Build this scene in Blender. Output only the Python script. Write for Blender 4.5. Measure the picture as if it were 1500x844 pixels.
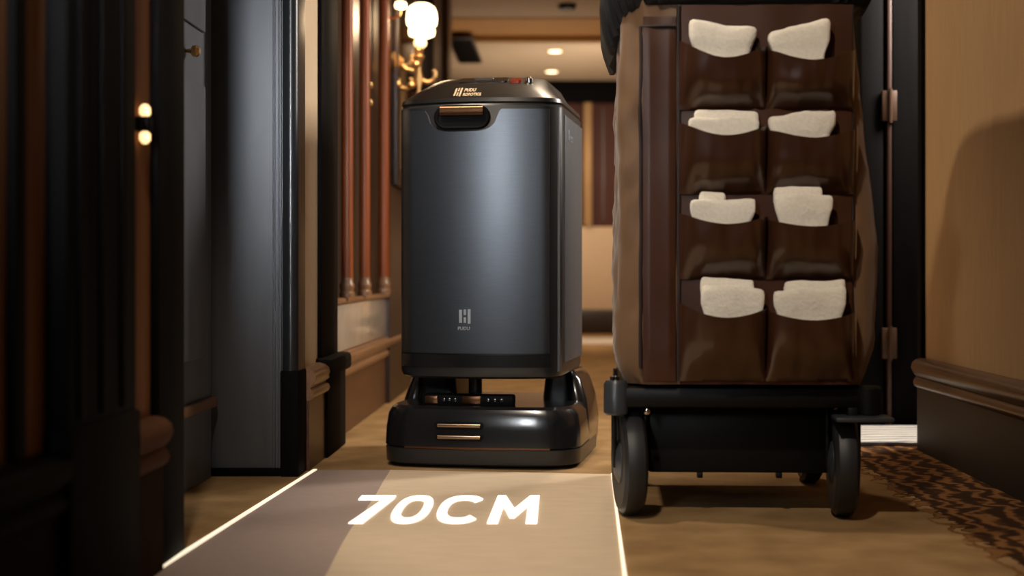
import bpy, bmesh, math, random
from mathutils import Vector, noise, Matrix
for o in list(bpy.data.objects): bpy.data.objects.remove(o)
random.seed(4)
S = bpy.context.scene
COL = S.collection
R = math.radians

# ------------------------------------------------------------------ camera
cd = bpy.data.cameras.new('camera'); cam = bpy.data.objects.new('camera', cd); COL.objects.link(cam)
cam.location = (0, 0, 0.5); cam.rotation_euler = (R(90), 0, 0)
cd.sensor_width = 36; cd.lens = 48
cd.shift_x = -70/1500; cd.shift_y = -20/1500
cd.clip_start = 0.05
cd.dof.use_dof = True; cd.dof.focus_distance = 3.25; cd.dof.aperture_fstop = 2.3
S.camera = cam
# ------------------------------------------------------------------ world, exposure
w = bpy.data.worlds.new('world'); S.world = w; w.use_nodes = True
bg = w.node_tree.nodes['Background']; bg.inputs[0].default_value = (0.9, 0.75, 0.6, 1); bg.inputs[1].default_value = 0.02
S.view_settings.view_transform = 'Standard'; S.view_settings.look = 'None'
S.view_settings.gamma = 1; S.view_settings.use_curve_mapping = False
S.view_settings.exposure = -0.08
# ------------------------------------------------------------------ lights
def light(name, kind, loc, energy, color, target=None, **kw):
    d = bpy.data.lights.new(name, kind); d.energy = energy; d.color = color
    for k, v in kw.items(): setattr(d, k, v)
    o = bpy.data.objects.new(name, d); COL.objects.link(o); o.location = loc
    if target is not None:
        o.rotation_euler = (Vector(target)-Vector(loc)).to_track_quat('-Z', 'Y').to_euler()
    return o
WARM = (1.0, 0.70, 0.42); COOL = (0.92, 0.965, 1.0)
light('daylight_behind_camera', 'AREA', (-0.15, -1.7, 1.25), 1.5, COOL, (-0.80, 3.4, 0.93), shape='RECTANGLE', size=0.3, size_y=0.5, spread=R(13))
light('panel_highlight_fill', 'AREA', (-0.6, 0.35, 1.12), 2.0, COOL, (-0.22, 3.5, 0.68), shape='RECTANGLE', size=0.10, size_y=0.55, spread=R(50))  # added cool area light, no window there; places the front panel highlight
light('lamp_over_left_door', 'SPOT', (-0.6, 2.8, 2.02), 62, (1, 0.84, 0.66), (0.55, 3.0, 0.66), spot_size=R(86), spot_blend=0.35, shadow_soft_size=0.05)
light('cart_fill_spot', 'SPOT', (-0.35, 0.9, 2.38), 150, (1, 0.86, 0.70), (0.10, 2.66, 0.40), spot_size=R(50), spot_blend=0.8, shadow_soft_size=0.05)  # added spot, aimed to brighten the towels and the lane
light('floor_gap_fill', 'SPOT', (0.0, 6.7, 2.36), 125, (1, 0.78, 0.56), (0.0, 6.6, 0), spot_size=R(110), spot_blend=0.9, shadow_soft_size=0.1)  # added spot, brightens the floor seen through the gap in the robot
light('corridor_lamp_mid', 'SPOT', (0.25, 4.7, 2.36), 78, (1, 0.78, 0.56), (0.1, 4.6, 0), spot_size=R(120), spot_blend=0.9, shadow_soft_size=0.1)
light('right_recess_fill', 'AREA', (1.6, 4.2, 1.5), 85, (1, 0.92, 0.82), (0.0, 4.0, 0.2), shape='RECTANGLE', size=0.3, size_y=1.0)  # added area light in the recess, brightens the left wall strip and mat
light('lobby_ceiling_fill', 'AREA', (-0.2, 9.9, 1.2), 8.5, (1, 0.86, 0.68), (-0.2, 9.9, 2.2), shape='RECTANGLE', size=1.2, size_y=2.4)  # added floating area light, stands in for cove and bounce on the ceiling
light('lobby_end_fill', 'AREA', (0.3, 9.2, 1.6), 22, (1, 0.84, 0.66), (0.3, 11.5, 0.3), shape='DISK', size=0.3)  # added floating light, brightens the far end wall

# ------------------------------------------------------------------ materials
def lin(c):
    return tuple((v/255/12.92 if v/255 <= .04045 else ((v/255+.055)/1.055)**2.4) for v in c)
def mat(name, rgb, rough=.5, metal=0, var=.12, scale=30, bump=0, coat=0, stretch=(1, 1, 1), emit=None, estr=0, spec=.5, sheen=0, aniso=0):
    m = bpy.data.materials.new(name); m.use_nodes = True
    nt = m.node_tree; N = nt.nodes; L = nt.links; p = N['Principled BSDF']
    c = lin(rgb)
    tc = N.new('ShaderNodeTexCoord'); mp = N.new('ShaderNodeMapping'); mp.inputs['Scale'].default_value = stretch
    L.new(tc.outputs['Object'], mp.inputs['Vector'])
    nz = N.new('ShaderNodeTexNoise'); nz.inputs['Scale'].default_value = scale; nz.inputs['Detail'].default_value = 4
    L.new(mp.outputs[0], nz.inputs['Vector'])
    cr = N.new('ShaderNodeValToRGB')
    cr.color_ramp.elements[0].position = .3; cr.color_ramp.elements[1].position = .7
    cr.color_ramp.elements[0].color = tuple(v*(1-var) for v in c)+(1,)
    cr.color_ramp.elements[1].color = tuple(min(1, v*(1+var)) for v in c)+(1,)
    L.new(nz.outputs['Fac'], cr.inputs['Fac']); L.new(cr.outputs['Color'], p.inputs['Base Color'])
    p.inputs['Roughness'].default_value = rough; p.inputs['Metallic'].default_value = metal
    p.inputs['Specular IOR Level'].default_value = spec
    p.inputs['Coat Weight'].default_value = coat; p.inputs['Coat Roughness'].default_value = .12
    p.inputs['Sheen Weight'].default_value = sheen
    p.inputs['Anisotropic'].default_value = aniso
    if bump:
        b = N.new('ShaderNodeBump'); b.inputs['Strength'].default_value = bump; b.inputs['Distance'].default_value = .004
        L.new(nz.outputs['Fac'], b.inputs['Height']); L.new(b.outputs[0], p.inputs['Normal'])
    if emit:
        p.inputs['Emission Color'].default_value = lin(emit)+(1,); p.inputs['Emission Strength'].default_value = estr
    return m
M = dict(
    black_wood=mat('black_wood', (11, 9, 9), .75, var=.2, scale=9, stretch=(6, 6, .6), spec=.06),
    lacquer=mat('black_lacquer', (84, 87, 93), .5, var=.12, scale=6, stretch=(3, 3, .5), spec=.6),
    dark_wood=mat('dark_wood', (42, 27, 20), .4, var=.25, scale=8, stretch=(6, 6, .5)),
    red_wood=mat('red_wood', (122, 60, 25), .4, var=.2, scale=10, stretch=(5, 5, .4), spec=.25),
    dark_red=mat('dark_red_wood', (52, 24, 12), .5, var=.2, scale=10),
    end_wood=mat('end_wood', (74, 32, 12), .5, var=.15, scale=10, stretch=(5, 5, .4), spec=.2),
    brown_wood=mat('brown_wood', (74, 44, 27), .35, var=.2, scale=10, stretch=(.5, .3, 4)),
    rail_wood=mat('rail_wood', (120, 86, 58), .3, var=.2, scale=10, stretch=(5, .3, 5)),
    right_rail=mat('right_rail', (80, 55, 36), .35, var=.2, scale=10, stretch=(5, .3, 5)),
    matt_brown=mat('matt_brown', (48, 27, 14), .85, var=.2, scale=10, spec=.08),
    matt_cap=mat('matt_brown_cap', (84, 52, 30), .75, var=.2, scale=10, spec=.12),
    dark_board=mat('dark_board', (16, 10, 8), .55, var=.2, scale=10, stretch=(5, .3, 5)),
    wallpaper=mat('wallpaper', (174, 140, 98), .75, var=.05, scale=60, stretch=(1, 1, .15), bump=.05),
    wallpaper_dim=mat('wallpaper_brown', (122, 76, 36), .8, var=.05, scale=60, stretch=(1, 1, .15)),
    cream=mat('cream_paint', (205, 180, 150), .6, var=.03),
    ceiling=mat('ceiling_paint', (196, 176, 150), .8, var=.02, scale=4),
    cove_glow_ceiling=mat('cove_glow_ceiling', (178, 132, 72), .7, var=.04, scale=4),  # warm cove glow of the tray, put into the paint colour
    stone=mat('pale_stone', (165, 150, 132), .15, var=.15, scale=5),
    marble=mat('marble', (222, 212, 200), .3, var=.06, scale=5),
    gold=mat('gilded_metal', (205, 168, 116), .42, metal=1, var=.1),
    brass=mat('brass', (225, 180, 120), .3, metal=1, var=.08),
    chrome=mat('chrome', (190, 185, 180), .15, metal=1, var=.03),
    robot_black=mat('robot_black', (30, 31, 33), .32, var=.05, scale=200, spec=.5),
    robot_gloss=mat('robot_gloss', (22, 22, 24), .2, var=.05, scale=100, coat=.4),
    hood=mat('hood_black', (24, 21, 19), .34, var=.05, scale=200),
    brushed=mat('brushed_metal', (88, 91, 96), .36, metal=.95, var=.1, scale=60, stretch=(.4, .4, 30), aniso=.35),
    vent_metal=mat('vent_metal', (170, 148, 126), .25, metal=1, var=.05),
    side_grey=mat('side_grey', (66, 70, 76), .4, var=.04),
    highlight_grey=mat('satin_grey_highlight', (120, 126, 134), .38, metal=.7, var=.04),
    void=mat('dark_recess', (9, 9, 10), .7, var=.05, spec=.12),
    bronze=mat('bronze_reflection', (104, 72, 50), .3, metal=.9, var=.08),
    print_grey=mat('grey_print', (150, 160, 168), .4, var=.02),
    print_gold=mat('pale_print', (235, 205, 165), .4, var=.02, emit=(235, 205, 165), estr=.12),
    red_led=mat('red_lens', (120, 40, 22), .2, var=.02, emit=(150, 40, 15), estr=.15),
    bag=mat('brown_canvas', (106, 76, 48), .62, var=.12, scale=35, stretch=(1, 1, .3), bump=.25, sheen=.2),
    bag_panel=mat('brown_vinyl_panel', (66, 36, 20), .42, var=.15, scale=14, bump=.12, spec=.3),
    pocket=mat('brown_vinyl_pocket', (60, 34, 19), .34, var=.12, scale=14, bump=.12, coat=.6),
    piping=mat('dark_piping', (34, 22, 17), .5),
    rim=mat('black_gathered_cloth', (20, 19, 19), .7, var=.2, scale=40, bump=.4),
    towel=mat('white_terry', (232, 222, 205), .95, var=.05, scale=160, bump=.5, sheen=.3),
    rubber=mat('black_rubber', (34, 34, 36), .5, var=.1),
    cart_black=mat('cart_black', (10, 10, 10), .5, var=.1, spec=.22),
    cart_grey=mat('cart_bumper', (52, 55, 60), .35, var=.1),
    lane_shade_grey=mat('lane_shade_grey', (156, 138, 130), .8, var=.04, scale=40),
    lane_light_tan=mat('lane_light_tan', (208, 187, 160), .8, var=.05, scale=14, stretch=(1, 2.4, 1)),
    glow_line=mat('glow_line', (255, 244, 224), .5, var=0.01, emit=(255, 238, 208), estr=1.0),  # projected light line, its brightness put in as glow
    letter=mat('glow_letter', (255, 252, 248), .5, var=0.01, emit=(255, 251, 244), estr=.85),  # projected lettering, its brightness put in as glow
    lamp=mat('lamp_glass', (255, 235, 200), .4, var=.01, emit=(255, 226, 178), estr=5),
    lamp_soft=mat('lamp_glass_soft', (255, 235, 200), .4, var=.01, emit=(255, 205, 140), estr=2),
    mirror=mat('dark_mirror', (60, 44, 34), .08, metal=.9, var=.05),
    hinge=mat('hinge_bronze', (70, 48, 34), .4, metal=.3, var=.1),
)
def carpet():
    m = bpy.data.materials.new('carpet'); m.use_nodes = True
    nt = m.node_tree; N = nt.nodes; L = nt.links; p = N['Principled BSDF']
    p.inputs['Roughness'].default_value = .95; p.inputs['Specular IOR Level'].default_value = .1
    g = N.new('ShaderNodeNewGeometry'); sx = N.new('ShaderNodeSeparateXYZ'); L.new(g.outputs['Position'], sx.inputs[0])
    def ramp(src, e):
        r = N.new('ShaderNodeValToRGB')
        while len(r.color_ramp.elements) < len(e): r.color_ramp.elements.new(.5)
        for q, (pos, c) in zip(r.color_ramp.elements, e):
            q.position = pos; q.color = lin(c)+(1,)
        L.new(src, r.inputs['Fac']); return r.outputs['Color']
    n1 = N.new('ShaderNodeTexNoise'); n1.inputs['Scale'].default_value = 7; n1.inputs['Detail'].default_value = 6
    L.new(g.outputs['Position'], n1.inputs['Vector'])
    field = ramp(n1.outputs['Fac'], [(.3, (130, 102, 68)), (.5, (148, 118, 80)), (.72, (166, 135, 95))])
    # leaf border
    n2 = N.new('ShaderNodeTexWave'); n2.inputs['Scale'].default_value = 5.5; n2.inputs['Distortion'].default_value = 9; n2.inputs['Detail'].default_value = 3; n2.inputs['Detail Scale'].default_value = 2.4
    L.new(g.outputs['Position'], n2.inputs['Vector'])
    border = ramp(n2.outputs['Fac'], [(.25, (52, 32, 18)), (.6, (80, 52, 29)), (.9, (122, 84, 48))])
    wob = N.new('ShaderNodeMath'); wob.operation = 'MULTIPLY_ADD'; wob.inputs[1].default_value = .05
    L.new(n2.outputs['Fac'], wob.inputs[0]); L.new(sx.outputs['X'], wob.inputs[2])
    gt = N.new('ShaderNodeMath'); gt.operation = 'GREATER_THAN'; gt.inputs[1].default_value = .80
    L.new(wob.outputs[0], gt.inputs[0])
    mx = N.new('ShaderNodeMix'); mx.data_type = 'RGBA'
    L.new(gt.outputs[0], mx.inputs['Factor']); L.new(field, mx.inputs['A']); L.new(border, mx.inputs['B'])
    L.new(mx.outputs['Result'], p.inputs['Base Color'])
    n3 = N.new('ShaderNodeTexNoise'); n3.inputs['Scale'].default_value = 400
    L.new(g.outputs['Position'], n3.inputs['Vector'])
    b = N.new('ShaderNodeBump'); b.inputs['Strength'].default_value = .4; b.inputs['Distance'].default_value = .003
    L.new(n3.outputs['Fac'], b.inputs['Height']); L.new(b.outputs[0], p.inputs['Normal'])
    return m
M['carpet'] = carpet()
def matpat():
    m = bpy.data.materials.new('mat_pattern'); m.use_nodes = True
    nt = m.node_tree; N = nt.nodes; L = nt.links; p = N['Principled BSDF']; p.inputs['Roughness'].default_value = .6
    g = N.new('ShaderNodeNewGeometry')
    wv = N.new('ShaderNodeTexWave'); wv.wave_type = 'RINGS'; wv.inputs['Scale'].default_value = 5; wv.inputs['Distortion'].default_value = 5
    mp = N.new('ShaderNodeMapping'); mp.inputs['Location'].default_value = (-1.0, -4.1, 0)
    L.new(g.outputs['Position'], mp.inputs[0]); L.new(mp.outputs[0], wv.inputs['Vector'])
    r = N.new('ShaderNodeValToRGB'); r.color_ramp.elements[0].color = lin((104, 108, 116))+(1,); r.color_ramp.elements[1].color = lin((196, 190, 180))+(1,)
    r.color_ramp.elements[0].position = .1; r.color_ramp.elements[1].position = .55
    L.new(wv.outputs['Fac'], r.inputs['Fac']); L.new(r.outputs['Color'], p.inputs['Base Color'])
    return m
M['mat_pattern'] = matpat()

# ------------------------------------------------------------------ mesh helpers
def link(name, bm, m, parent=None, smooth=35, sharp=True):
    me = bpy.data.meshes.new(name)
    bmesh.ops.recalc_face_normals(bm, faces=bm.faces[:])
    bm.to_mesh(me); bm.free()
    me.materials.append(M[m] if isinstance(m, str) else m)
    if smooth:
        me.shade_smooth(); me.set_sharp_from_angle(angle=R(smooth))
    o = bpy.data.objects.new(name, me); COL.objects.link(o)
    if parent is not None: o.parent = parent
    return o
def tag(o, label=None, cat=None, group=None, kind=None):
    if label: o['label'] = label
    if cat: o['category'] = cat
    if group: o['group'] = group
    if kind: o['kind'] = kind
    return o
def empty(name, loc, label, cat, rz=0, group=None):
    o = bpy.data.objects.new(name, None); COL.objects.link(o); o.location = loc; o.rotation_euler = (0, 0, rz)
    o.empty_display_size = .05
    return tag(o, label, cat, group)
def struct(name, bm, m, parent=None, smooth=35):
    o = link(name, bm, m, parent, smooth)
    if parent is None: o['kind'] = 'structure'
    return o
def box(x0, x1, y0, y1, z0, z1, bev=0, bm=None, seg=2):
    bm = bm or bmesh.new()
    v = [bm.verts.new(c) for c in ((x0, y0, z0), (x1, y0, z0), (x1, y1, z0), (x0, y1, z0), (x0, y0, z1), (x1, y0, z1), (x1, y1, z1), (x0, y1, z1))]
    fs = [bm.faces.new([v[i] for i in f]) for f in ((3, 2, 1, 0), (4, 5, 6, 7), (0, 1, 5, 4), (1, 2, 6, 5), (2, 3, 7, 6), (3, 0, 4, 7))]
    if bev:
        es = list({e for f in fs for e in f.edges})
        bmesh.ops.bevel(bm, geom=es, offset=bev, segments=seg, affect='EDGES', profile=.5)
    return bm
def loft(rings, bm=None, cap=True, closed=True):
    bm = bm or bmesh.new()
    vr = [[bm.verts.new(p) for p in r] for r in rings]
    n = len(vr[0])
    for a, b in zip(vr, vr[1:]):
        for i in range(n if closed else n-1):
            j = (i+1) % n
            bm.faces.new((a[i], a[j], b[j], b[i]))
    if cap and closed:
        bm.faces.new(vr[0][::-1]); bm.faces.new(vr[-1])
    return bm
def rrect(wd, dp, r, cx, cy, z, n=6, bulge=0, zf=None):
    pts = []; hw, hd = wd/2, dp/2; r = min(r, hw-.001, hd-.001)
    for (sx, sy, a0) in ((1, -1, -90), (1, 1, 0), (-1, 1, 90), (-1, -1, 180)):
        for k in range(n+1):
            a = R(a0+90*k/n)
            pts.append([sx*(hw-r)+r*math.cos(a), sy*(hd-r)+r*math.sin(a)])
        if sx == -1 and sy == -1:      # subdivide the front edge
            for k in range(1, 12): pts.append([-(hw-r)+2*(hw-r)*k/12, -hd])
    out = []
    for x, y in pts:
        if bulge and y < 0: y -= bulge*(1-(x/hw)**2)*min(1, -y/hd)
        out.append((cx+x, cy+y, z if zf is None else zf(cx+x, cy+y)))
    return out
def circ(c, r, n=16, axis='z', sy=1):
    out = []
    for k in range(n):
        a = 2*math.pi*k/n; u, v = r*math.cos(a), r*sy*math.sin(a)
        out.append({'z': (c[0]+u, c[1]+v, c[2]), 'x': (c[0], c[1]+u, c[2]+v), 'y': (c[0]+u, c[1], c[2]+v)}[axis])
    return out
def lathe(prof, c=(0, 0, 0), n=20, axis='z', bm=None):
    rings = []
    for r, h in prof:
        cc = {'z': (c[0], c[1], c[2]+h), 'x': (c[0]+h, c[1], c[2]), 'y': (c[0], c[1]+h, c[2])}[axis]
        rings.append(circ(cc, max(r, .0005), n, axis))
    return loft(rings, bm)
def tube(path, r, n=8, bm=None, taper=None):
    bm = bm or bmesh.new(); rings = []
    P = [Vector(p) for p in path]
    for i, p in enumerate(P):
        t = (P[min(i+1, len(P)-1)]-P[max(i-1, 0)]).normalized()
        up = Vector((0, 0, 1)) if abs(t.z) < .9 else Vector((0, 1, 0))
        a = t.cross(up).normalized(); b = t.cross(a).normalized()
        rr = r*(taper[i] if taper else 1)
        rings.append([p+a*rr*math.cos(2*math.pi*k/n)+b*rr*math.sin(2*math.pi*k/n) for k in range(n)])
    return loft(rings, bm)
def extrude_y(prof, y0, y1, bm=None):   # prof: (x, z) outline
    return loft([[(x, y0, z) for x, z in prof], [(x, y1, z) for x, z in prof]], bm)
def extrude_x(prof, x0, x1, bm=None):   # prof: (y, z)
    return loft([[(x0, y, z) for y, z in prof], [(x1, y, z) for y, z in prof]], bm)
def poly(pts, z0, z1, bm=None):
    return loft([[(x, y, z0) for x, y in pts], [(x, y, z1) for x, y in pts]], bm)
def stadium(cx, cz, hw, hh, n=8):
    pts = []
    for s, a0 in ((1, -90), (-1, 90)):
        for k in range(n+1):
            a = R(a0+180*k/n); pts.append((cx+s*(hw-hh)+hh*math.cos(a), cz+hh*math.sin(a)))
    return pts
def text_bm(body, size, mtx, bold=.0, ext=.0006):
    c = bpy.data.curves.new('lettering', 'FONT'); c.body = body; c.size = size; c.offset = bold; c.extrude = ext; c.align_x = 'LEFT'
    t = bpy.data.objects.new('lettering', c); COL.objects.link(t)
    dg = bpy.context.evaluated_depsgraph_get(); me = bpy.data.meshes.new_from_object(t.evaluated_get(dg))
    bm = bmesh.new(); bm.from_mesh(me); bm.transform(mtx)
    bpy.data.objects.remove(t); bpy.data.curves.remove(c); bpy.data.meshes.remove(me)
    return bm

# ------------------------------------------------------------------ the setting
WL, WR, CH = -0.66, 1.04, 2.42
struct('floor', box(-2.6, 1.8, -2.6, 11.6, -.06, 0), 'carpet', smooth=0)
struct('ceiling', box(-2.6, 1.8, -2.6, 7.95, CH, CH+.08), 'ceiling', smooth=0)
LZ = 2.12
lob = struct('ceiling_lobby', box(-2.6, 1.8, 7.95, 8.6, LZ, LZ+.4), 'ceiling', smooth=0)
link('ceiling_field', box(-2.6, 1.8, 9.5, 11.6, LZ, LZ+.4), 'ceiling', lob, 0)
link('ceiling_tray', box(-2.6, 1.8, 8.6, 9.5, LZ+.035, LZ+.4), 'cove_glow_ceiling', lob, 0)
link('tray_edge', box(-2.6, 1.8, 9.46, 9.5, LZ-.008, LZ+.036, .006), 'cove_glow_ceiling', lob)
link('tray_edge', box(-2.6, 1.8, 8.6, 8.64, LZ-.008, LZ+.036, .006), 'cove_glow_ceiling', lob)
struct('wall_back', box(-2.6, 1.8, -2.7, -2.6, 0, CH), 'dark_wood', smooth=0)
# left wall: near stretch, recess, mid stretch, far stretch
NW = -0.69
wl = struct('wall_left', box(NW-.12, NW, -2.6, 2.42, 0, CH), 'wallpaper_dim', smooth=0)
link('door_recess_side', box(-1.0, -.872, 2.36, 3.4, 0, CH), 'dark_wood', wl, 0)
link('wall_strip', box(WL-.12, WL, 3.46, 3.72, 0, CH), 'cream', wl, 0)
link('panelled_wall', box(WL-.16, WL-.035, 3.72, 5.3, 0, CH), 'dark_wood', wl, 0)
link('end_wall', box(WL-.16, WL, 5.3, 7.95, 0, CH), 'dark_wood', wl, 0)
lobw = struct('wall_lobby', box(-2.6, -2.5, 7.95, 11.6, 0, LZ), 'wallpaper', smooth=0)
link('wall_return', box(-2.6, WL-.16, 7.85, 7.95, 0, CH), 'dark_wood', lobw, 0)
# baseboards (tall, moulded top)
def base_prof(xw, s, top=.262):      # s: +1 projects to +x
    d = [(0, 0), (.022, 0), (.022, .178)]
    cap = [(.03, .184), (.034, .194), (.03, .204), (.024, .21), (.034, .222), (.04, .236), (.036, .25), (.026, .258), (.012, top), (0, top)]
    return [(xw+s*a, z) for a, z in d], [(xw+s*a, z) for a, z in cap]
def baseboard(name, xw, s, y0, y1, mboard, mcap):
    b, c = base_prof(xw, s)
    o = struct(name, extrude_y(b+[(xw, .178)], y0, y1), mboard)
    link('cap_moulding', extrude_y([(xw, .178)]+[(xw+s*.022, .178)]+c, y0, y1), mcap, o, 50)
    return o
baseboard('baseboard_left_near', NW, 1, -2.6, 1.83, 'black_wood', 'black_wood')
baseboard('baseboard_left_strip', NW, 1, 2.13, 2.30, 'matt_brown', 'matt_cap')
baseboard('baseboard_left_mid', WL, 1, 3.475, 3.72, 'brown_wood', 'rail_wood')
baseboard('baseboard_left_far', WL-.035, 1, 4.02, 7.95, 'brown_wood', 'rail_wood')
baseboard('baseboard_right', WR, -1, -2.6, 3.89, 'dark_board', 'right_rail')
# near pilaster and door frame on the left
def pilaster(name, x0, x1, y0, y1, m, bev=.006):
    return struct(name, box(x0, x1, y0, y1, 0, CH, bev), m)
p1 = pilaster('trim_1', NW-.02, NW+.03, 1.83, 2.13, 'black_wood')
for yy in (1.88, 1.97, 2.06): link('flute', box(NW+.03, NW+.035, yy-.012, yy+.012, .3, CH-.05, .003), 'black_wood', p1)
link('plinth_block', box(NW-.02, NW+.036, 1.826, 2.134, 0, .29, .006), 'black_wood', p1)
for yy in (1.55, 1.72):
    struct('trim_2' if yy < 1.6 else 'trim_3', box(NW, NW+.012, yy-.02, yy+.02, .265, CH, .004), 'black_wood')
p2 = pilaster('trim_4', -.88, -.70, 2.42, 2.48, 'black_wood')   # near jamb of the door recess
link('casing', box(-.74, -.675, 2.30, 2.46, 0, CH, .006), 'black_wood', p2)
# door in the recess (seen at a grazing angle)
d1 = struct('door_1', box(-.872, -.858, 2.5, 3.36, 0, 2.1), 'lacquer')
for (a, b, z0, z1) in ((2.58, 2.9, .3, .95), (2.96, 3.28, .3, .95), (2.58, 2.9, 1.08, 1.95), (2.96, 3.28, 1.08, 1.95)):
    link('door_panel', box(-.858, -.85, a, b, z0, z1, .004), 'lacquer', d1)
link('kick_moulding', box(-.858, -.842, 2.5, 3.36, .175, .2, .004), 'rail_wood', d1)
link('door_knob', lathe([(.004, 0), (.006, .012), (.013, .017), (.014, .026), (.008, .033)], (-.858, 3.13, 1.012), 14, 'x'), 'brass', d1)
# far jamb of the recess: the broad dark face
p3 = struct('trim_5', box(-.878, -.682, 3.39, 3.47, 0, CH, .004), 'lacquer')
link('jamb_bead', box(-.698, -.690, 3.383, 3.396, 0, CH, .003), 'lacquer', p3)
link('jamb_bead', box(-.712, -.706, 3.384, 3.396, 0, CH, .0025), 'lacquer', p3)
rr = []
for z in (0, CH):
    pts = [(-.686, 3.475), (-.686, 3.378)]
    for k in range(9):
        a = R(-90+90*k/8); pts.append((-.668+.02*math.cos(a), 3.388+.02*math.sin(a)))
    pts.append((-.648, 3.475)); rr.append([(x, y, z) for x, y in pts])
link('rounded_edge', loft(rr), 'robot_black', p3)
link('edge_block', box(-.69, -.644, 3.366, 3.47, 0, .262, .004), 'black_wood', p3)
link('jamb_plinth', box(-.876, -.69, 3.376, 3.39, 0, .02, .003), 'black_wood', p3)
# dark door casing further on
p4 = struct('trim_6', box(WL-.16, WL+.012, 3.72, 3.99, 0, CH, .006), 'black_wood')
link('plinth_block', box(WL-.05, WL+.03, 3.71, 4.02, 0, .235, .005), 'black_wood', p4)
link('plinth_cap', box(WL-.05, WL+.045, 3.69, 4.04, .222, .272, .012), 'black_wood', p4)
# columns standing on a pale polished plinth
ped = struct('trim_7', box(WL-.035, WL-.012, 4.0, 5.3, .262, .41, .004), 'stone')
link('plinth_top', box(WL-.035, WL+.0, 4.0, 5.3, .41, .428, .005), 'rail_wood', ped)
for i, (yy, r, m) in enumerate(((4.24, .018, 'red_wood'), (4.62, .018, 'red_wood'), (5.12, .02, 'red_wood'))):
    c = link('column', lathe([(r*1.0, .06), (r, .5), (r*.96, 1.95)], (WL+.0, yy, .428), 20), m, ped)
    link('column_base', lathe([(r*1.35, 0), (r*1.35, .014), (r*1.1, .02), (r*1.3, .032), (r*1.3, .04), (r*1.05, .048), (r, .062)], (WL+.0, yy, .428), 20), 'rail_wood', c)
    if i == 1:
        for zz in (1.14, 1.08):
            link('gilded_bead', lathe([(.003, 0), (.009, .004), (.012, .012), (.009, .02), (.003, .024)], (WL+.018, yy, zz-.012), 12), 'gold', c)
for a, b in ((4.36, 4.44), (4.8, 4.88)):
    link('gilded_strip', box(WL-.035, WL-.012, a, a+.02, .43, CH, .004), 'gold' if a < 4.5 else 'dark_wood', ped)
# end wall panelling and mirror behind the sconce
t8 = struct('trim_8', box(WL, WL+.01, 5.42, 6.9, .9, 2.1, .003), 'mirror')
for (a, b, z0, z1) in ((5.36, 5.44, .85, 2.15), (6.88, 6.96, .85, 2.15), (5.44, 6.88, .85, .92), (5.44, 6.88, 2.08, 2.15)):
    link('frame', box(WL, WL+.025, a, b, z0, z1, .006), 'dark_wood', t8)
struct('trim_9', box(WL-.16, WL+.03, 7.7, 7.98, 0, CH, .01), 'brown_wood')
# right wall
wr = struct('wall_right', box(WR, WR+.12, -2.6, 3.90, 0, CH), 'wallpaper', smooth=0)
link('wall_beyond', box(WR, WR+.12, 4.78, 11.6, 0, CH), 'wallpaper', wr, 0)
link('recess_back', box(1.7, 1.8, 3.9, 4.5, 0, CH), 'dark_wood', wr, 0)
struct('trim_10', box(WR-.012, WR+.12, 3.885, 3.925, 0, CH, .004), 'black_wood')
d2 = struct('door_2', box(.985, 1.7, 4.5, 4.78, 0, CH), 'black_wood')
link('door_stile', box(.985, 1.06, 4.47, 4.5, 0, CH, .006), 'black_wood', d2)
link('door_edge', box(1.072, 1.086, 4.465, 4.5, 0, CH, .004), 'dark_red', d2)
link('door_leaf', box(1.09, 1.6, 4.475, 4.5, .012, 2.1, .006), 'black_wood', d2)
for zz in (1.05, .275):
    h = link('hinge', box(1.052, 1.10, 4.452, 4.468, zz-.05, zz+.05, .003), 'hinge', d2)
    link('hinge_pin', lathe([(.006, -.056), (.006, .056)], (1.078, 4.45, zz), 10), 'hinge', h)
# end wall of the lobby
we = struct('wall_end', box(-2.6, 1.8, 11.5, 11.6, 0, LZ), 'end_wood', smooth=0)
link('lintel', box(-2.5, 1.04, 11.4, 11.5, 1.94, LZ, .01), 'black_wood', we)
link('wainscot', box(-2.5, 1.04, 11.44, 11.5, .2, .9, .01), 'cream', we)
link('skirting', box(-2.5, 1.04, 11.42, 11.5, 0, .2, .01), 'dark_wood', we)
link('pale_post', box(.20, .27, 11.42, 11.5, .9, 1.94, .01), 'wallpaper', we)
struct('trim_11', box(-2.5, WR, 9.75, 10.7, 0, .004), 'marble', smooth=0)
link('panel_groove', box(.36, .372, 11.495, 11.502, .95, 1.9), 'dark_wood', we)

# ------------------------------------------------------------------ lamps and ceiling fittings
def downlight(x, y, z, label, energy):
    t = empty('downlight', (x, y, z), label, 'ceiling light', group=None)
    link('trim_ring', lathe([(.046, 0), (.066, 0), (.068, -.006), (.06, -.01), (.047, -.006), (.046, 0)], (0, 0, 0), 24), 'cream', t)
    link('lens', lathe([(.048, -.003), (.044, -.009), (.01, -.011)], (0, 0, 0), 24), 'lamp', t)
    l = light('downlight_beam', 'SPOT', (0, 0, -.03), energy, WARM, None, spot_size=R(130), spot_blend=.8, shadow_soft_size=.05)
    l.parent = t
downlight(-.035, 9.88, LZ, 'round ceiling downlight nearer the camera of the lit pair', 40)
downlight(-.065, 10.87, LZ, 'round ceiling downlight farther off, just above the dark lintel', 30)
v = empty('ceiling_vent', (-.68, 9.85, LZ), 'dark rectangular air vent in the far lobby ceiling', 'vent')
link('vent_frame', box(-.09, .09, -.55, .55, -.012, 0, .003), 'dark_wood', v)
for k in range(9): link('slat', box(-.075, .075, -.5+k*.118, -.44+k*.118, -.02, -.011, .002), 'black_wood', v)
sd = empty('smoke_detector', (.045, 8.2, LZ), 'small dark round smoke detector on the far ceiling', 'smoke detector')
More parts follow.
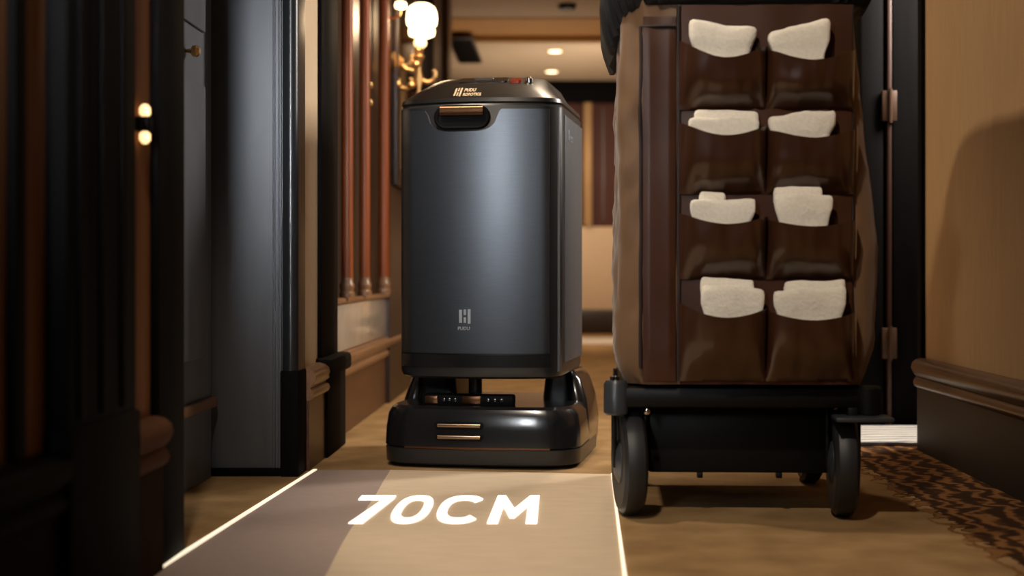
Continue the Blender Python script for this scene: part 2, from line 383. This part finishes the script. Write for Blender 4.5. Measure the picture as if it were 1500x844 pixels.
link('housing', lathe([(.055, 0), (.055, -.015), (.045, -.03), (.02, -.035)], (0, 0, 0), 20), 'dark_wood', sd)

sc = empty('wall_sconce', (-.546, 5.4, 1.36), 'ornate gilded wall sconce with a glowing glass globe on the left wall', 'wall lamp')
link('back_plate', lathe([(.05, -.113), (.055, -.1), (.03, -.09), (.012, -.07)], (0, 0, -.02), 18, 'x'), 'gold', sc)
link('stem', lathe([(.006, -.19), (.018, -.17), (.008, -.14), (.02, -.1), (.01, -.06), (.014, -.03), (.024, -.012), (.016, 0), (.02, .012), (.014, .022)], (-.012, 0, .012), 16), 'gold', sc)
link('shade_cup', lathe([(.012, .034), (.024, .044), (.027, .058), (.02, .068), (.03, .078)], (-.006, 0, 0), 20), 'lamp_soft', sc)
link('globe', lathe([(.026, .074), (.05, .084), (.054, .1), (.05, .118), (.06, .128), (.062, .15), (.06, .175), (.05, .197), (.03, .21), (.01, .214)], (0, 0, 0), 24), 'lamp', sc)
def arc(cx, cz, r, a0, a1, y=0, n=14):
    return [(cx+r*math.cos(R(a0+(a1-a0)*k/n)), y, cz+r*math.sin(R(a0+(a1-a0)*k/n))) for k in range(n+1)]
link('scroll', tube(arc(-.068, -.005, .032, 150, 385), .011, 10), 'gold', sc)
link('scroll', tube(arc(-.066, -.098, .027, 150, 395), .010, 10), 'gold', sc)
link('scroll', tube(arc(.024, -.07, .03, 180, 400), .010, 10), 'gold', sc)
link('arm', tube([(-.09, 0, -.02), (-.06, -.008, -.05), (-.03, -.004, -.055), (-.012, 0, -.03)], .009), 'gold', sc)
for cx, cz in ((-.094, -.108), (-.04, -.112), (-.012, .028), (-.02, -.03)):
    link('gilded_bead', lathe([(.003, -.015), (.013, -.01), (.017, 0), (.013, .01), (.003, .015)], (cx, -.012, cz-.002), 12), 'gold', sc)
pl = light('sconce_bulb', 'POINT', (0, 0, 0), 5, WARM, None, shadow_soft_size=.06); pl.location = (.03, -.14, .12); pl.parent = sc
sb = empty('downlight_reflection', (-.6, 5.15, 1.5), 'added glowing blob standing in for a reflected downlight, up to the left of the globe sconce', 'wall lamp')  # no lamp here: stands in for a downlight reflected on the wall
link('glow_blob', lathe([(.006, -.016), (.02, -.012), (.024, 0), (.02, .012), (.006, .016)], (0, 0, .015), 16), 'lamp', sb)
link('added_bracket', tube([(-.058, .02, -.03), (-.03, .02, -.03), (-.005, .01, -.02), (0, 0, -.004)], .005), 'gold', sb)
ud = empty('glow_pair', (-.672, 2.225, .745), 'two tiny glowing blobs on a dark block on the dark brown strip of the left wall', 'wall lamp')  # small glowing blobs above and below a dark block
link('body', box(-.018, .006, -.012, .012, -.012, .012, .003), 'black_wood', ud)
link('glow_blob', lathe([(.004, 0), (.009, .004), (.009, .014), (.004, .02)], (-.004, 0, .012), 12), 'lamp_soft', ud)
link('glow_blob', lathe([(.004, 0), (.009, -.004), (.009, -.014), (.004, -.02)], (-.004, 0, -.012), 12), 'lamp_soft', ud)

# ------------------------------------------------------------------ mat by the right door
mt = tag(link('door_mat', box(.86, 1.3, 3.97, 4.42, .0, .012, .003), 'mat_pattern'), 'white patterned mat on the floor in front of the dark door on the right', 'mat')

# ------------------------------------------------------------------ lane of projected light, painted as pale floor panels
ln = empty('painted_light_lane', (0, 0, 0), 'pale lane of projected light painted on the carpet with two glowing edge lines and the lettering 70CM', 'floor marking')
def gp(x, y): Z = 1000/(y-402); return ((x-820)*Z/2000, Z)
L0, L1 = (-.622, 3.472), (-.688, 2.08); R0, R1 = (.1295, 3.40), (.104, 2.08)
edge = [gp(572, 690), gp(563, 704), gp(550, 727), gp(533, 752), gp(515, 775), gp(500, 800), gp(480, 840), gp(452, 890)]  # edge of the warm light on the floor, put into two lane colours
link('lane_shade_side', poly([L0]+edge+[L1], .0005, .0025), 'lane_shade_grey', ln, 0)
link('lane_light_side', poly(edge[::-1]+[R0, R1], .0005, .0025), 'lane_light_tan', ln, 0)
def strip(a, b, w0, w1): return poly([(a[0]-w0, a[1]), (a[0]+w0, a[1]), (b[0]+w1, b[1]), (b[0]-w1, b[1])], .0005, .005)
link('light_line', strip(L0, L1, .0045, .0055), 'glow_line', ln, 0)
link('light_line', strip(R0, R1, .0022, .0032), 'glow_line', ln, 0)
A, B = 2.717, 3.055
def ring_letter(cx, rx, t, ty, a0, a1, n=36):
    bm = bmesh.new(); cy, ry = (A+B)/2, (B-A)/2
    pts_o, pts_i = [], []
    for k in range(n+1):
        a = R(a0+(a1-a0)*k/n); ca, sa = math.cos(a), math.sin(a)
        e = .8
        sx = math.copysign(abs(ca)**e, ca); sy = math.copysign(abs(sa)**e, sa)
        pts_o.append((cx+rx*sx, cy+ry*sy)); pts_i.append((cx+(rx-t)*sx, cy+(ry-ty)*sy))
    for z in (.003, .006):
        pass
    vo0 = [bm.verts.new((x, y, .003)) for x, y in pts_o]; vi0 = [bm.verts.new((x, y, .003)) for x, y in pts_i]
    vo1 = [bm.verts.new((x, y, .006)) for x, y in pts_o]; vi1 = [bm.verts.new((x, y, .006)) for x, y in pts_i]
    for k in range(n):
        for q in ((vo1[k], vo1[k+1], vi1[k+1], vi1[k]), (vo0[k], vi0[k], vi0[k+1], vo0[k+1]), (vo0[k], vo0[k+1], vo1[k+1], vo1[k]), (vi0[k], vi1[k], vi1[k+1], vi0[k+1])): bm.faces.new(q)
    return bm
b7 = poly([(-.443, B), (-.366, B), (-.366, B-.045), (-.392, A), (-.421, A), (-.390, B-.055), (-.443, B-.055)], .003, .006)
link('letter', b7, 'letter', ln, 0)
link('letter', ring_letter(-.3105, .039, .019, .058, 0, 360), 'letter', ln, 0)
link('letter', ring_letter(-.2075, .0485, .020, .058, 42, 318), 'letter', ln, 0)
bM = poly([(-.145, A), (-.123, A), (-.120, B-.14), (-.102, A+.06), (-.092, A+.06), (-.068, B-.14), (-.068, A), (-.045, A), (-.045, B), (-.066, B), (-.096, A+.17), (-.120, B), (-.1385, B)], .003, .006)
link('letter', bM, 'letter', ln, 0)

# ------------------------------------------------------------------ delivery robot
rb = empty('delivery_robot', (-.177, 3.777, 0), 'black cabinet delivery robot with a brushed grey front panel, standing in the corridor', 'robot', R(-8.5)); rb.location.y = 3.745
BW, BD, BC = .43, .425, -.012
BUL = .038
def body_front(x):
    hw, hd, r = BW/2, BD/2, .045
    if abs(x) <= hw-r: y = -hd
    else:
        t = min(1, (abs(x)-(hw-r))/r); y = -(hd-r)-r*math.sqrt(max(0, 1-t*t))
    return BC+y-BUL*(1-(x/hw)**2)*min(1, -y/hd)
link('cabinet', loft([rrect(BW-.03, BD-.03, .04, 0, BC, .232, bulge=BUL), rrect(BW-.008, BD-.008, .045, 0, BC, .238, bulge=BUL), rrect(BW, BD, .045, 0, BC, .25, bulge=BUL), rrect(BW, BD, .045, 0, BC, .93, bulge=BUL), rrect(BW-.01, BD-.01, .045, 0, BC, .938, bulge=BUL)]), 'robot_black', rb)
link('hood', loft([rrect(BW-.012, BD-.012, .045, 0, BC, .936, bulge=BUL), rrect(BW-.002, BD-.002, .045, 0, BC, .942, bulge=BUL), rrect(BW-.006, BD-.006, .045, 0, BC, .952, bulge=BUL),
    rrect(BW-.07, BD-.06, .05, .0, BC+.01, .982, bulge=BUL*.8), rrect(.315, .31, .05, 0, .055, 1.016, bulge=.02), rrect(.285, .27, .05, 0, .07, 1.027, bulge=.015), rrect(.25, .23, .05, 0, .075, 1.032, bulge=.01)]), 'hood', rb, 25)
# front panel with a dipped upper edge round the handle
HX, HZ = -.034, .902
def ztop(x):
    d = abs(x-HX)
    if d > .104: return .922
    if d < .088: return .922-.057*(1-(d/.096)**4)**.5
    t = (d-.088)/.016; e = .922-.057*(1-(.088/.096)**4)**.5
    return e+(.922-e)*t*(2-t)
bm = bmesh.new(); nx, nz = 64, 12; g = []
for off in (.0045, -.002):
    rows = []
    for j in range(nz+1):
        row = []
        for i in range(nx+1):
            x = -.2085+.395*i/nx
            z = .298+(ztop(x)-.298)*j/nz
            row.append(bm.verts.new((x*1.0, body_front(x)-off, z)))
        rows.append(row)
    g.append(rows)
for q, rows in enumerate(g):
    for j in range(nz):
        for i in range(nx):
            f = (rows[j][i], rows[j][i+1], rows[j+1][i+1], rows[j+1][i]); bm.faces.new(f if q == 0 else f[::-1])
for i in range(nx):
    for j in (0, nz): bm.faces.new((g[0][j][i], g[0][j][i+1], g[1][j][i+1], g[1][j][i]))
for j in range(nz):
    for i in (0, nx): bm.faces.new((g[0][j][i], g[0][j+1][i], g[1][j+1][i], g[1][j][i]))
fp = tag(link('front_panel', bm, 'brushed', rb, 40), 'brushed dark grey metal front panel')
# trims
def arc_strip(x0, x1, z0, z1, off, n=24, back=.01):
    ro = [[], []]
    rings = []
    for i in range(n+1):
        x = x0+(x1-x0)*i/n; y = body_front(x)
        rings.append([(x, y-off, z0), (x, y-off, z1), (x, y+back, z1), (x, y+back, z0)])
    return loft(rings)
link('lower_trim', arc_strip(-.205, .19, .262, .294, .003), 'robot_gloss', rb)
link('corner_highlight', tube([(.2035, -.2045, .25+.68*k/6) for k in range(7)], .0065, 12), 'highlight_grey', rb)  # vertical corner highlight, shaped as a pale grey-blue tube
link('side_panel', box(.213, .2185, -.165, .165, .27, .915, .003), 'side_grey', rb)
# handle
yh = body_front(HX)
def prism_y(pts, y0, y1): return loft([[(x, y0, z) for x, z in pts], [(x, y1, z) for x, z in pts]])
hb = bmesh.new()
so, si = stadium(HX, HZ, .074, .031), stadium(HX, HZ-.002, .064, .021)
rings = [[(x, yh+.01, z) for x, z in so], [(x, yh-.004, z) for x, z in so], [(x, yh-.008, z) for x, z in stadium(HX, HZ, .07, .028)], [(x, yh-.006, z) for x, z in si], [(x, yh-.002, z) for x, z in si]]
loft(rings, hb)
hd = link('handle_recess', hb, 'void', rb, 30)
link('handle_bar', loft([[(HX+s*.056, yh-.012+.004*math.cos(a), HZ+.016+.012*math.sin(a)) for a in [2*math.pi*k/12 for k in range(12)]] for s in (-1, -.9, 0, .9, 1)]), 'bronze', hd)
# base
def br(wd, dp, r, z, b=.02): return rrect(wd, dp, r, 0, 0, z, bulge=b)
link('base_skirt', loft([br(.49, .44, .07, .007), br(.518, .47, .075, .013), br(.52, .475, .075, .05), br(.512, .467, .07, .052)]), 'robot_black', rb)
link('base_body', loft([br(.512, .466, .07, .052), br(.522, .476, .075, .056), br(.518, .472, .075, .10), br(.508, .464, .075, .136), br(.490, .45, .07, .152), br(.470, .43, .065, .159)]), 'robot_gloss', rb, 28)
link('underside', loft([br(.42, .40, .06, .001), br(.42, .40, .06, .012)]), 'void', rb)
def base_front(x): return -.237-.02*(1-(x/.25)**2)
for zz in (.112, .082):
    vs = loft([[(x, base_front(x)+.008, z) for x, z in stadium(-.044, zz, .064, .0085)], [(x, base_front(x)-.003, z) for x, z in stadium(-.044, zz, .064, .0085)], [(x, base_front(x)-.003, z) for x, z in stadium(-.044, zz, .061, .006)]])
    s = link('vent_slot', vs, 'void', rb)
    link('vent_bar', loft([[(-.044+t*.056, base_front(-.044+t*.056)-.004+.003*math.cos(a), zz+.0045*math.sin(a)) for a in [2*math.pi*k/10 for k in range(10)]] for t in (-1, -.9, -.5, 0, .5, .9, 1)]), 'vent_metal', s)
link('seam_reflection', loft([[(x, base_front(x)-.002, z) for z in (.0515, .0565)]+[(x, base_front(x)+.006, z) for z in (.0565, .0515)] for x in [-.19+.38*k/20 for k in range(21)]]), 'bronze', rb)  # brown reflection along the seam, put in as a bronze strip
# sensor bar on the base
sbar = link('sensor_bar', box(-.155, .085, -.19, -.15, .157, .186, .006), 'void', rb)
link('sensor_window', box(-.15, -.115, -.194, -.188, .162, .182, .002), 'bronze', sbar)
link('sensor_window', box(-.05, .0, -.194, -.188, .162, .182, .002), 'bronze', sbar)
for x in (-.1, -.085, -.07, .018, .036, .054):
    link('sensor_lens', lathe([(.006, 0), (.0055, -.004), (.002, -.005)], (x, -.19, .172), 12, 'y'), 'robot_gloss', sbar)
# lidar stem between base and cabinet, rear supports
link('lidar_stem', lathe([(.024, 0), (.024, .012), (.018, .018), (.018, .064), (.026, .07), (.026, .076)], (-.03, -.12, .158), 24), 'robot_gloss', rb)
link('support', loft([rrect(.11, .2, .025, -.162, .09, .155), rrect(.1, .2, .025, -.165, .09, .236)]), 'robot_black', rb)
link('support', loft([rrect(.085, .2, .025, .168, .12, .155), rrect(.075, .2, .025, .172, .12, .236)]), 'robot_black', rb)
for s in (-1, 1):
    fend = loft([rrect(.05, .20, .024, s*.232, .11, .03), rrect(.056, .24, .027, s*.232, .10, .05), rrect(.060, .26, .029, s*.232, .09, .10), rrect(.052, .24, .025, s*.228, .095, .16), rrect(.04, .22, .02, s*.216, .10, .215), rrect(.02, .18, .009, s*.204, .10, .24)])
    link('rear_fender', fend, 'robot_gloss', rb, 50)
    link('drive_wheel', lathe([(.03, -.016), (.036, -.012), (.036, .012), (.03, .016)], (s*.222, .0, .036), 20, 'x'), 'rubber', rb)
for x in (-.17, .17):
    link('caster', lathe([(.014, -.01), (.018, -.007), (.018, .007), (.014, .01)], (x, -.17, .018), 14, 'x'), 'rubber', rb)
# marks
def logo(mx, m, parent, s=1.0):
    bm = bmesh.new()
    for (x0, x1, z0, z1) in ((0, .24, .06, .96), (.4, .6, .6, .98), (.4, .6, .06, .44), (.76, 1, 0, 1)):
        box(x0*s*.8, x1*s*.8, z0*s, z1*s, -.0008, .0008, bm=bm)
    bm.transform(mx); return bm
def face_mx(x, y, z, tilt=90, rz=0):
    return Matrix.Translation((x, y, z)) @ Matrix.Rotation(R(rz), 4, 'Z') @ Matrix.Rotation(R(tilt), 4, 'X')
yl = body_front(-.03)-.0052
link('logo', logo(face_mx(-.041, yl, .374), None, None, .037), 'print_grey', rb, 0)
link('logo_lettering', text_bm('PUDU', .012, face_mx(-.045, yl, .358), .0002), 'print_grey', rb, 0)
# hood slope: from (z .952, y front) to (z .985)
yA = BC-BD/2-BUL+.003; 
TL = 33
hx, hy, hz = -.060, -.2525, .9572
def hood_mx(u, v, sy=1.0): return face_mx(hx+u, hy+v*.813, hz+v*.582, 35.6) @ Matrix.Diagonal((1, sy, 1, 1))
link('hood_logo', logo(hood_mx(0, 0, 1.9), None, None, .023), 'print_gold', rb, 0)
link('hood_lettering', text_bm('PUDU', .0112, hood_mx(.024, .025, 2.0), .0004), 'print_gold', rb, 0)
link('hood_lettering', text_bm('ROBOTICS', .0098, hood_mx(.024, .002, 2.0), .0004), 'print_gold', rb, 0)
link('side_logo', logo(face_mx(.2192, -.12, .852, 90, 90), None, None, .03), 'print_grey', rb, 0)
link('side_lettering', text_bm('PUDU', .02, face_mx(.2192, -.085, .854, 90, 90), .0003), 'print_grey', rb, 0)
def hood_z(y): return 1.0095+.37*(y+.135)
def hood_plate(name, x0, x1, y0, y1, m, h=.004):
    return link(name, loft([rrect(x1-x0, y1-y0, .008, (x0+x1)/2, (y0+y1)/2, 0, zf=lambda x, y: hood_z(y)-.004), rrect(x1-x0, y1-y0, .008, (x0+x1)/2, (y0+y1)/2, 0, zf=lambda x, y: hood_z(y)+h)]), m, rb)
hood_plate('display', -.07, .06, -.15, -.105, 'robot_gloss')
hood_plate('button_strip', -.035, .02, -.125, -.112, 'cart_grey', .006)
hood_plate('status_lamp', .07, .098, -.155, -.125, 'red_led', .006)
link('camera_lens', lathe([(.011, 0), (.011, .012), (.006, .016)], (.118, -.135, hood_z(-.135)-.006), 14), 'chrome', rb)
# ------------------------------------------------------------------ housekeeping cart
CX, CY = .39, 3.05
ct = empty('housekeeping_cart', (CX, CY, 0), 'brown canvas housekeeping cart with pockets of white towels on black wheels', 'cart', R(-2))
def lerp_tab(tab, z):
    for (z0, a), (z1, b) in zip(tab, tab[1:]):
        if z <= z1: t = (z-z0)/(z1-z0); return a+(b-a)*max(0, t)
    return tab[-1][1]
left = [(.275, -.25), (.31, -.262), (.5, -.265), (.75, -.262), (1.0, -.255), (1.1, -.25)]
right = [(.275, .245), (.36, .262), (.55, .27), (.75, .245), (1.0, .222), (1.1, .215)]
FY = -.30
rings = []
for j in range(37):
    z = .277+.825*j/36
    xl, xr = lerp_tab(left, z), lerp_tab(right, z)
    pts = rrect(xr-xl, .62, .055, (xl+xr)/2, .01, z, n=10)
    out = []
    dense = []
    for a, b in zip(pts, pts[1:]+pts[:1]):
        n = max(1, int((Vector(a)-Vector(b)).length/.012))
        for k in range(n): dense.append(Vector(a).lerp(Vector(b), k/n))
    if j == 0: cnt = len(dense)
    # resample to constant count
    tot = len(dense); res = [dense[min(tot-1, int(k*tot/200))] for k in range(200)]
    c = Vector(((xl+xr)/2, .01, z))
    for p in res:
        d = (p-c); d.z = 0; d.normalize()
        lf = max(0, min(1, (-.14-p.x)/.06)) + (1 if p.y > -.25 and p.x < 0 else 0)
        am = .004+.010*min(1, lf)
        wv = noise.noise(Vector((p.x*26, p.y*26, z*3.2)))+.55*noise.noise(Vector((p.x*34, p.y*34, z*24+p.y*20)))
        sag = .012*math.sin(min(1, (z-.277)/.08)*math.pi/2)-.012
        out.append(p+d*(am*wv+sag))
    rings.append(out)
bag = link('bag', loft(rings), 'bag', ct, 60)
# pocket panel on the front, door-like side strip and piping
PX0, PX1 = -.135, .205
def panel(x0, x1, z0, z1, y0, y1, m, name, seed=0, amp=.003):
    bm = bmesh.new(); nx, nz = 16, 40; rows = []
    for off in (0, 1):
        rr = []
        for j in range(nz+1):
            r_ = []
            for i in range(nx+1):
                x = x0+(x1-x0)*i/nx; z = z0+(z1-z0)*j/nz
                e = min(i, nx-i, 3)/3*min(j, nz-j, 3)/3
                y = (y0-.004*e-amp*noise.noise(Vector((x*14+seed, z*5, seed)))) if off == 0 else y1
                r_.append(bm.verts.new((x, y, z)))
            rr.append(r_)
        rows.append(rr)
    for q, rr in enumerate(rows):
        for j in range(nz):
            for i in range(nx):
                bm.faces.new((rr[j][i], rr[j][i+1], rr[j+1][i+1], rr[j+1][i]))
    for i in range(nx):
        for j in (0, nz): bm.faces.new((rows[0][j][i], rows[0][j][i+1], rows[1][j][i+1], rows[1][j][i]))
    for j in range(nz):
        for i in (0, nx): bm.faces.new((rows[0][j][i], rows[0][j+1][i], rows[1][j+1][i], rows[1][j][i]))
    return link(name, bm, m, ct, 50)
panel(PX0, PX1, .28, 1.04, -.312, -.29, 'bag_panel', 'pocket_panel', 1)
panel(-.212, -.146, .285, 1.02, -.306, -.285, 'bag_panel', 'side_strip', 7, .005)
def wob_line(x, z0, z1, y, s): return [(x+.003*noise.noise(Vector((s, k*.3, 0))), y, z0+(z1-z0)*k/20) for k in range(21)]
link('piping', tube(wob_line(-.216, .31, 1.0, -.302, 3), .004), 'piping', ct)
link('piping', tube(wob_line(-.14, .285, 1.04, -.312, 9), .0045), 'piping', ct)
link('piping', tube([(-.216, -.302, 1.0), (-.18, -.31, 1.0), (-.14, -.312, 1.0)], .003), 'piping', ct)
link('piping', tube(wob_line(.207, .285, 1.04, -.306, 5), .0035), 'piping', ct)
# pockets
def pocket(x0, x1, zb, zt, droop, seed, flare, ex=7):
    bm = bmesh.new(); nx, nz = 22, 16; F, I = [], []
    cx = (x0+x1)/2; hw = (x1-x0)/2
    for j in range(nz+1):
        rf, ri = [], []
        for i in range(nx+1):
            u = -1+2*i/nx; v = j/nz
            top = zt+droop*(abs(u)**1.8)+(flare*(1-i/nx)**3 if flare else 0)
            z = zb+(top-zb)*v
            prof = (1-abs(u)**(ex if u < 0 else 7))**.6 if abs(u) < 1 else 0
            bl = .004+.060*(.55+.45*v)*prof*math.sin(min(1, v*1.7)*math.pi/2)
            n_ = noise.noise(Vector((u*2.2+seed, v*2.0, seed*1.7)))*.004*prof+noise.noise(Vector((u*5+seed*2, v*1.3+u*2, seed)))*.0032*prof
            y = -.314-bl-n_
            x = cx+u*hw*(1+.03*v)
            rf.append(bm.verts.new((x, y, z))); ri.append(bm.verts.new((x, y+.0035, z)))
        F.append(rf); I.append(ri)
    for rr in (F, I):
        for j in range(nz):
            for i in range(nx): bm.faces.new((rr[j][i], rr[j][i+1], rr[j+1][i+1], rr[j+1][i]))
    for i in range(nx):
        for j in (0, nz): bm.faces.new((F[j][i], F[j][i+1], I[j][i+1], I[j][i]))
    for j in range(nz):
        for i in (0, nx): bm.faces.new((F[j][i], F[j+1][i], I[j+1][i], I[j][i]))
    return link('pocket', bm, 'pocket', ct, 60)
rowz = [(.829, .924, .032), (.660, .772, .024), (.490, .598, .018), (.286, .414, .022)]
for r, (zb, zt, dr) in enumerate(rowz):
    pocket(-.139, .034, zb, zt, dr, r*3.1+1, .008 if r else .012, 3.6)
    pocket(.034, .208, zb, zt-(.004 if r == 0 else .004), dr*.8, r*2.3+20, 0)
# black gathered rim
rings = []
for j in range(9):
    t = j/8; ring = []
    for k in range(160):
        a = 2*math.pi*k/160
        ca, sa = math.cos(a), math.sin(a); e = .35
        x = -.012+.262*math.copysign(abs(ca)**e, ca); y = .01+.325*math.copysign(abs(sa)**e, sa)
        dro = .085*max(0, -ca)**4 if True else 0
        zz = 1.045-dro*(.9 if sa > -.9 else .5)+t*(.1+dro)
        ruf = .006*math.sin(k*1.9+2*noise.noise(Vector((k*.2, 0, t))))
        puff = .022*math.sin(t*math.pi)
        rr_ = 1+(puff+ruf)/.28
        ring.append((x*rr_, y*rr_, zz))
    rings.append(ring)
link('gathered_rim', loft(rings), 'rim', ct, 60)
# chassis
link('platform', box(-.262, .25, -.29, .33, .228, .272, .012), 'cart_black', ct)
link('lower_box', box(-.2, .19, -.2, .2, .085, .228, .008), 'cart_black', ct)
for x in (-.09, .075): link('box_foot', box(x-.006, x+.006, -.2, -.18, .074, .086, .002), 'cart_black', ct)
for s, x in ((1, -.266), (1, .245)):
    if x < 0:
        bp = link('corner_bumper', lathe([(.02, 0), (.025, .004), (.025, .062), (.02, .07)], (x, -.275, .214), 20), 'cart_grey', ct)
        link('bumper_bolt', lathe([(.012, .07), (.012, .078), (.006, .08), (.006, .094), (.003, .096)], (x, -.275, .214), 12), 'chrome', bp)
    else:
        link('corner_bumper', lathe([(.02, 0), (.025, .004), (.025, .055), (.02, .06)], (x, -.275, .214), 20), 'cart_black', ct)
link('bright_bolt', lathe([(.006, 0), (.006, -.006), (.003, -.008)], (-.203, -.291, .222), 12, 'y'), 'chrome', ct)
link('brake_pedal', box(.17, .285, -.34, -.27, .206, .216, .004), 'cart_grey', ct)
link('pedal_arm', box(.2, .22, -.30, -.2, .2, .232, .003), 'cart_black', ct)
def wheel(x, y, rz):
    wb = lathe([(.05, -.022), (.098, -.024), (.108, -.017), (.111, -.006), (.111, .006), (.108, .017), (.098, .024), (.05, .022)], (0, 0, 0), 36, 'x')
    wo = link('wheel', wb, 'rubber', ct); wo.location = (x, y, .111); wo.rotation_euler = (0, 0, rz)
    hubo = link('hub', lathe([(.008, -.034), (.03, -.03), (.045, -.023), (.045, .023), (.03, .03), (.008, .034)], (0, 0, 0), 24, 'x'), 'cart_grey', wo)
    for s in (-1, 1):
        f = link('fork', box(s*.032-.004, s*.032+.004, -.016, .016, -.012, .118, .003), 'cart_black', wo)
wheel(-.238, -.215, R(8)); wheel(.203, -.215, R(-3)); wheel(-.215, .25, R(0)); wheel(.203, .25, R(0))

# ------------------------------------------------------------------ towels in the pockets
def rbox(bm, x0, x1, y0, y1, z0, z1, r, seed, amp, skew=0, bow=0):
    nx, ny, nz = 16, 6, 12
    cx, cy, cz = (x0+x1)/2, (y0+y1)/2, (z0+z1)/2; h = Vector(((x1-x0)/2, (y1-y0)/2, (z1-z0)/2))
    r = min(r, h.y*.95); cache = {}
    def vert(i, j, k):
        key = (i, j, k)
        if key in cache: return cache[key]
        p = Vector(((-1+2*i/nx)*h.x, (-1+2*j/ny)*h.y, (-1+2*k/nz)*h.z))
        q = Vector([max(-(a-r), min(a-r, b)) for a, b in zip(h, p)])
        d = p-q
        if d.length > 1e-6: p = q+d.normalized()*r
        n = noise.noise_vector(Vector((p.x*16+seed, p.y*16, p.z*16+seed)))*amp+noise.noise_vector(Vector((p.x*45+seed, p.y*45, p.z*45)))*amp*.35
        p = p+n
        p.z += skew*(p.x/h.x)*max(0, p.z/h.z)
        p.z += bow*(1-(p.x/h.x)**2)*max(0, p.z/h.z)
        p.y = max(-h.y, min(h.y, p.y)); p.x = max(-h.x, min(h.x, p.x))
        if p.z < h.z*.2: p.y *= .8
        tp = 1-.2*max(0, min(1, (-p.z/h.z+.5)*1.6))
        p.x *= tp
        cache[key] = bm.verts.new((cx+p.x, cy+p.y, cz+p.z)); return cache[key]
    def quad(*ks):
        vs = [vert(*k) for k in ks]
        bm.faces.new(vs)
    for i in range(nx):
        for j in range(ny):
            for k in (0, nz): quad((i, j, k), (i+1, j, k), (i+1, j+1, k), (i, j+1, k))
    for i in range(nx):
        for k in range(nz):
            for j in (0, ny): quad((i, j, k), (i+1, j, k), (i+1, j, k+1), (i, j, k+1))
    for j in range(ny):
        for k in range(nz):
            for i in (0, nx): quad((i, j, k), (i, j+1, k), (i, j+1, k+1), (i, j, k+1))
names = ['top', 'second', 'third', 'bottom']
# pixel extents on the pocket front: x0, x1, top; world scale 735 px per metre there
tw = [[(1018, 1120, 34, -.006, .0), (1124, 1224, 40, .012, .0)], [(1017, 1122, 162, -.002, 0), (1125, 1233, 166, .006, 0)],
      [(1019, 1116, 281, 0, 0), (1139, 1231, 274, 0, 0)], [(1035, 1130, 408, -.004, 0), (1141, 1246, 411, .002, 0)]]
look = [['smooth white folded towel in the top left pocket, just below the black rim', 'white folded towel slanting up to the right in the top right pocket'],
        ['white folded towel with a nicked left corner in the second row left pocket', 'long rounded white towel in the second row right pocket'],
        ['crumpled white towel with a raised peak in the third row left pocket', 'tall white towel with a step on its right in the third row right pocket'],
        ['white folded towel with a tall bright left end in the bottom left pocket', 'white folded towel with a step on its left in the bottom right pocket']]
for r in range(4):
    for c in range(2):
        x0, x1, ty, sk, bw = tw[r][c]
        Zd = 2.712; s = 2000/Zd
        X0, X1 = (x0-820)/s-CX, (x1-820)/s-CX; zt = .5+(402-ty)/s
        zlo = rowz[r][0]+.06
        if c and r < 2: X0 += .012
        if c == 0: X1 -= .003
        if (r, c) == (2, 1): X0 += .004; X1 -= .004
        bm = bmesh.new()
        y0, y1 = -.352, -.332
        if (r, c) in ((2, 1), (3, 1), (2, 0), (3, 0), (1, 0)):
            rbox(bm, X0, X1, -.354, -.339, zlo, zt-.016, .011, r*7+c*3, .006, sk)
            a, b = {(2, 1): (X0, X1-.02), (3, 1): (X0+.022, X1), (2, 0): (X0+.018, X0+.075), (3, 0): (X0, X1-.02), (1, 0): (X0+.012, X1)}[(r, c)]
            rbox(bm, a, b, -.343, -.324, zlo+.005, zt, .011, r*5+c*11+40, .004, sk)
        else:
            rbox(bm, X0, X1, -.354, -.328, zlo, zt, .0125, r*7+c*3, .0075, sk)
        o = link('towel', bm, 'towel', None, 70)
        o.location = (CX, CY, 0); o.rotation_euler = (0, 0, R(-2))
        tag(o, look[r][c], 'towel', 'white towels in the cart pockets')
